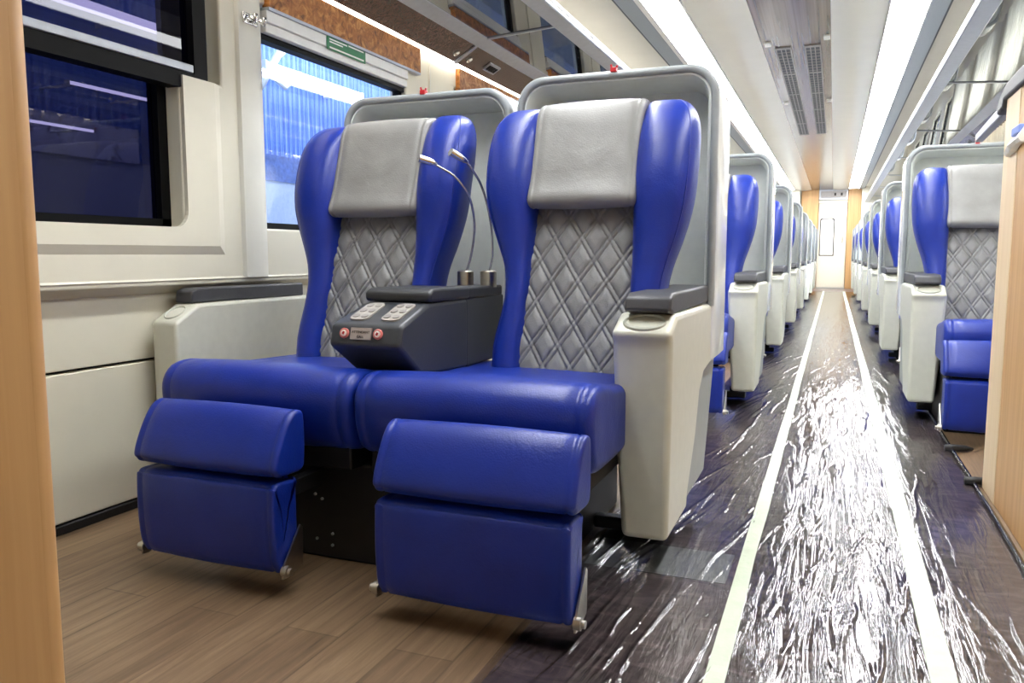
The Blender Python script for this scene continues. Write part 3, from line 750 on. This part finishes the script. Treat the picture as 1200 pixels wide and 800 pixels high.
# ------------------------------------------------------------------ luggage racks
DIV = [1.62+2.13*k for k in range(8)]
def rack(s, label):
    R = empty('luggage_rack', (XM, 0, 0)); tag(R, label, 'luggage rack', 'luggage racks')
    X = lambda a: s*(a-XM)                     # mirrored about the middle of the coach
    def slab(name, x0, z0, x1, z1, th, y0, y1, mat, parent=R, bev=0):
        m = MB(); pr = [(X(x0), z0), (X(x1), z1), (X(x1), z1+th), (X(x0), z0+th)]; m.extrude(pr, y0, y1, 'y'); return m.build(name, mat, parent, smooth=bool(bev), bev=bev)
    Y0 = .3; Y1 = 18.6
    slab('led_strip', -1.846, 1.708, -1.822, 1.712, .008, Y0, Y1, M['led'])
    cuts = [Y0]+DIV+[Y1]
    for i in range(len(cuts)-1):
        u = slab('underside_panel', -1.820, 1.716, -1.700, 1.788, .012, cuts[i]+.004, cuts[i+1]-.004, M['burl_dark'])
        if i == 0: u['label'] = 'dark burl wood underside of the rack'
        slab('glass_panel', -1.640, 1.815, -1.292, 1.838, .008, cuts[i]+.006, cuts[i+1]-.006, M['glass_rack'])
    slab('rear_rail', -1.705, 1.784, -1.636, 1.812, .020, Y0, Y1, M['grey_rail'], bev=.004)
    slab('front_rail', -1.296, 1.832, -1.212, 1.846, .035, Y0, Y1, M['grey_rail'], bev=.008)
    slab('edge_strip', -1.216, 1.868, -1.208, 1.870, .012, Y0, Y1, M['white'])
    for y in DIV:
        slab('cross_bar', -1.640, 1.808, -1.292, 1.832, .010, y-.007, y+.007, M['grey_rail'])
        slab('joint_strip', -1.820, 1.708, -1.700, 1.780, .010, y-.012, y+.012, M['grey_rail'])
    for y in DIV[1:4]:
        for dy in (-.075, .075):
            b = MB(); c = Vector((X(-1.775), y+dy, 1.742)); nn = Vector((s*.515, 0, -.857))
            b.tube([c-nn*.004, c+nn*.006, c+nn*.008, c+nn*.005], [.018, .018, .014, .010], 20); b.build('spot_lamp', M['chrome'], R, ang=40)
        p = slab('switch_panel', -1.782, 1.731, -1.735, 1.759, .006, y+.26, y+.40, M['grey_rail'])
        for q in range(4): slab('switch', -1.772, 1.7345, -1.745, 1.7507, .005, y+.277+q*.028, y+.299+q*.028, M['frame_black'], p)
    return R
rack(1, 'overhead luggage rack with dark burl underside and glass panels on the left')
rack(-1, 'overhead luggage rack with glass panels above the right row of seats')

# ------------------------------------------------------------------ end wall and door
def end_wall():
    m = MB(); y0, y1 = YE, YE+.08
    struct(wall_end := box('wall_far', XL-.1, 1.30, YE+.06, YE+.12, 0, 2.2, M['wall2']))
    struct(box('trim_40', -.72, -.36, YE-.1, YE+.06, 0, 2.17, M['oak'], bev=.01))
    struct(box('trim_41', .235, .50, YE-.1, YE+.06, 0, 2.17, M['oak'], bev=.01))
    struct(box('trim_42', -.36, .235, YE-.06, YE+.06, 1.93, 2.17, M['grey_rail'], bev=.01))
    struct(box('trim_43', -.36, .235, YE-.02, YE+.06, 1.86, 1.93, M['door'], bev=.01))
    struct(box('trim_44', .50, 1.25, YE-.3, YE-.2, 0, 2.17, M['wall2'], bev=.01))
    struct(box('trim_45', -1.9, -.74, YE-.3, YE-.2, 0, 2.17, M['wall2'], bev=.01))
    d = empty('door_1', (0, YE, 0), 'structure')
    box('leaf', -.35, .225, .0, .05, .02, 1.86, M['door'], d, bev=.006)
    m = MB(); o = [shell_outline(.15-i, .41-i, .05, -.41+i) for i in (0, .018)]
    rr = [[(x-.165, -.008, z+1.13) for x, z in o[0]], [(x-.165, -.008, z+1.13) for x, z in o[1]], [(x-.165, .004, z+1.13) for x, z in o[1]]]
    m.rings(rr, closed=True, cap=False); m.build('window_frame', M['frame_black'], d, smooth=False)
    box('window_pane', -.31, -.02, -.004, -.001, .73, 1.53, M['white'], d)
    m = MB(); m.tube([(.15, -.03, 1.0), (.15, -.03, 1.14)], .012, 10); m.box(.14, .16, -.03, 0, 1.0, 1.02); m.box(.14, .16, -.03, 0, 1.12, 1.14); m.build('handle', M['steel'], d, ang=40)
    m = MB(); m.tube([(.13, -.012, 1.28), (.13, .0, 1.28)], .018, 14); m.build('lock', M['steel'], d, ang=40)
    sg = empty('display_panel', (-.06, YE-.065, 2.05)); tag(sg, 'grey display panel above the far end door', 'display panel')
    box('housing', -.26, .26, -.02, .005, -.07, .07, M['vent_frame'], sg, bev=.006)
    for x in (.03, .16): box('indicator', x-.02, x+.02, -.024, -.018, -.03, .03, M['ink'], sg)
end_wall()
struct(box('wall_rear', XL-.1, 1.30, -.72, -.6, 0, 2.2, M['wall2']))

# ------------------------------------------------------------------ wooden partitions
pw = empty('wooden_partition', (-.80, 0, 0)); tag(pw, 'light oak partition at the left edge, close to the camera', 'partition', 'light oak partitions')
box('panel', -.05, 0, -.2, .60, 0, 2.0, M['oak'], pw, bev=.004)
m = MB(); m.tube([(-.025, .60, 0), (-.025, .60, 2.0)], .0255, 20); m.build('edge_post', M['oak'], pw, ang=40)
pr = empty('wooden_partition', (.476, 0, 0)); tag(pr, 'light oak partition at the right edge with a grey rail on top', 'partition', 'light oak partitions')
box('panel', 0, .05, .6, 2.70, 0, 1.225, M['oak'], pr, bev=.004)
box('edge_post', -.002, .052, 2.70, 2.90, 0, 1.225, M['oak_pale'], pr, bev=.004)
m = MB(); m.extrude([(.62, 1.222), (.62, 1.275), (2.7, 1.275), (2.86, 1.27), (2.97, 1.245), (3.02, 1.215), (3.0, 1.19), (2.915, 1.20), (2.90, 1.222)], -.012, .062, 'x')
cap = m.build('cap', M['pad'], pr, bev=.008); cap['label'] = 'dark grey moulded cap'
m = MB(); m.extrude([(2.98, 1.200), (3.56, 1.176), (3.56, 1.208), (2.98, 1.240)], .008, .036, 'x'); m.build('rail', M['grey_rail'], pr, bev=.006)
lf = empty('folded_leaflet', (.474, 2.70, 1.06)); tag(lf, 'white and pale blue folded leaflet sticking out of the right oak partition', 'leaflet')
m = MB(); V = []
for i in range(9):
    y = -.10+.20*i/8
    for x, z in ((0, .034+.012*math.sin(i)), (-.016, .018), (-.026, .0), (-.016, -.012), (0, -.014)): V.append((x*(1-.35*abs(y)/.1), y, z*(.8+.2*math.cos(i*1.3))+y*-.12))
F = [(i*5+j, i*5+j+1, i*5+5+j+1, i*5+5+j) for i in range(8) for j in range(4)]+[(0, 1, 2, 3, 4), (40, 41, 42, 43, 44)]
mesh_obj('sheet', V, F, M['white'], lf, smooth=False)
m = MB(); m.box(-.014, .0, -.085, .02, .026, .050); m.build('printed_flap', M['cloth_blue'], lf, smooth=False, bev=.004)

# ------------------------------------------------------------------ workshop outside the left windows
XO = -4.3
struct(box('ground_outside', -9, XL-.2, -6, 40, -1.0, -.95, M['matting']))
struct(box('wall_outside_upper', XO-.1, XO, -4, 30, 1.56, 4.5, M['corr']))
struct(box('wall_outside_band', XO-.1, XO+.01, -4, 30, 1.35, 1.56, M['yard_blue']))
struct(box('wall_outside_lower', XO-.1, XO, -4, 30, -1, 1.35, M['yard_white']))
def tube_light(y0, y1, x, z, r, label):
    t = empty('tube_light', (x, (y0+y1)/2, z)); tag(t, label, 'tube light', 'workshop tube lights'); h = (y1-y0)/2
    m = MB(); m.tube([(0, -h, 0), (0, h, 0)], r, 14); m.build('tube', M['tube'], t)
    m = MB(); m.box(-r*1.6, r*.8, -h-.02, -h, -r*1.1, r*1.1); m.box(-r*1.6, r*.8, h, h+.02, -r*1.1, r*1.1); m.box(-r*1.5, -r*1.02, -h, h, -r*.6, r*.6); m.build('fitting', M['white_rail'], t, smooth=False)
    for q in (-.8, .8):
        box('bracket', XO-x, -r*1.4, q*h-.01, q*h+.01, -r*.5, r*.5, M['white_rail'], t)
tube_light(.6, 4.14, -4, 2.155, .032, 'bright tube light seen through the upper dark pane of the near window')
tube_light(5.0, 6.30, -4, 2.155, .032, 'bright tube light seen through the second left window')
tube_light(3.32, 3.93, -4, 1.705, .010, 'thin short tube light seen high in the near dark window')
tube_light(2.95, 3.46, -4, 1.457, .008, 'thin short tube light above the banner outside the near dark window')
m = MB(); m.tube([(-4.05, 5.0, 2.0), (-4.05, 5.25, 2.32)], .03, 8); m.tube([(-4.05, 5.1, 2.12), (-4.05, 5.3, 2.05), (-4.05, 5.5, 2.2)], .02, 8); m.tube([(-4.05, 5.25, 2.3), (-4.05, 5.6, 2.6)], .03, 8)
tag(m.build('roof_brace', M['white']), 'white steel brace beside the tube light outside the second window', 'brace')
bn = box('banner', XO+.01, XO+.02, 3.0, 4.05, 1.34, 1.56, M['banner']); tag(bn, 'faded printed banner on the workshop wall outside the near window', 'banner')
for i, y in enumerate((5.3, 6.6)):
    pass

la = bpy.data.lights.new('workshop_wall_fill', 'AREA'); la.shape = 'RECTANGLE'; la.size = 1.0; la.size_y = 12; la.energy = 42; la.color = (.86, .92, 1)  # added fill light, no real fixture: brightens the workshop wall behind the windows
lo = bpy.data.objects.new('workshop_wall_fill', la); COL.objects.link(lo); lo.location = (-2.6, 6, 3.9); lo.rotation_euler = (0, math.radians(42), 0)
su = bpy.data.lights.new('daylight', 'AREA'); su.shape = 'RECTANGLE'; su.size = 1.6; su.size_y = 12; su.energy = 1300; su.color = (1, .97, .9); so = bpy.data.objects.new('daylight', su); COL.objects.link(so); so.location = (2.6, 8.5, 1.9); so.rotation_euler = (0, math.radians(80), 0)
vl = bpy.data.lights.new('far_end_fill', 'AREA'); vl.shape = 'RECTANGLE'; vl.size = 1.2; vl.size_y = .5; vl.energy = 9  # unseen fill added to brighten the far end of the aisle
vo = bpy.data.objects.new('far_end_fill', vl); COL.objects.link(vo); vo.location = (-.15, 17.9, 2.08); vo.rotation_euler = (math.radians(14), 0, 0)
# ------------------------------------------------------------------ light, world, camera
W = bpy.data.worlds.new('world'); S.world = W; W.use_nodes = True
bg = W.node_tree.nodes['Background']; bg.inputs['Color'].default_value = (.62, .76, 1, 1); bg.inputs['Strength'].default_value = 1.0
S.view_settings.view_transform = 'Standard'; S.view_settings.look = 'None'; S.view_settings.gamma = 1; S.view_settings.use_curve_mapping = False
S.view_settings.exposure = 1.24
cam = bpy.data.cameras.new('camera'); co = bpy.data.objects.new('camera', cam); COL.objects.link(co)
F_PX = 933.0; VX, VY = 977.5, 298.0
cam.sensor_fit = 'HORIZONTAL'; cam.sensor_width = 36; cam.lens = 36*F_PX/1200; cam.clip_start = .02; cam.clip_end = 200
d = Vector(((VX-600)/F_PX, -(VY-400)/F_PX, -1)).normalized()
up = Vector((0, 1, d.y/-d.z)).normalized() if False else Vector((0, 1, 0))
# camera without roll: its x axis stays level; the coach runs towards the vanishing point (VX, VY)
pitch = math.atan((400-VY)/F_PX); yaw = math.atan((VX-600)/F_PX*math.cos(pitch))
co.location = (0, 0, .75); co.rotation_euler = (PI/2-pitch, 0, yaw)
S.camera = co
S.cycles.max_bounces = 10; S.cycles.transparent_max_bounces = 16; S.cycles.use_denoising = True
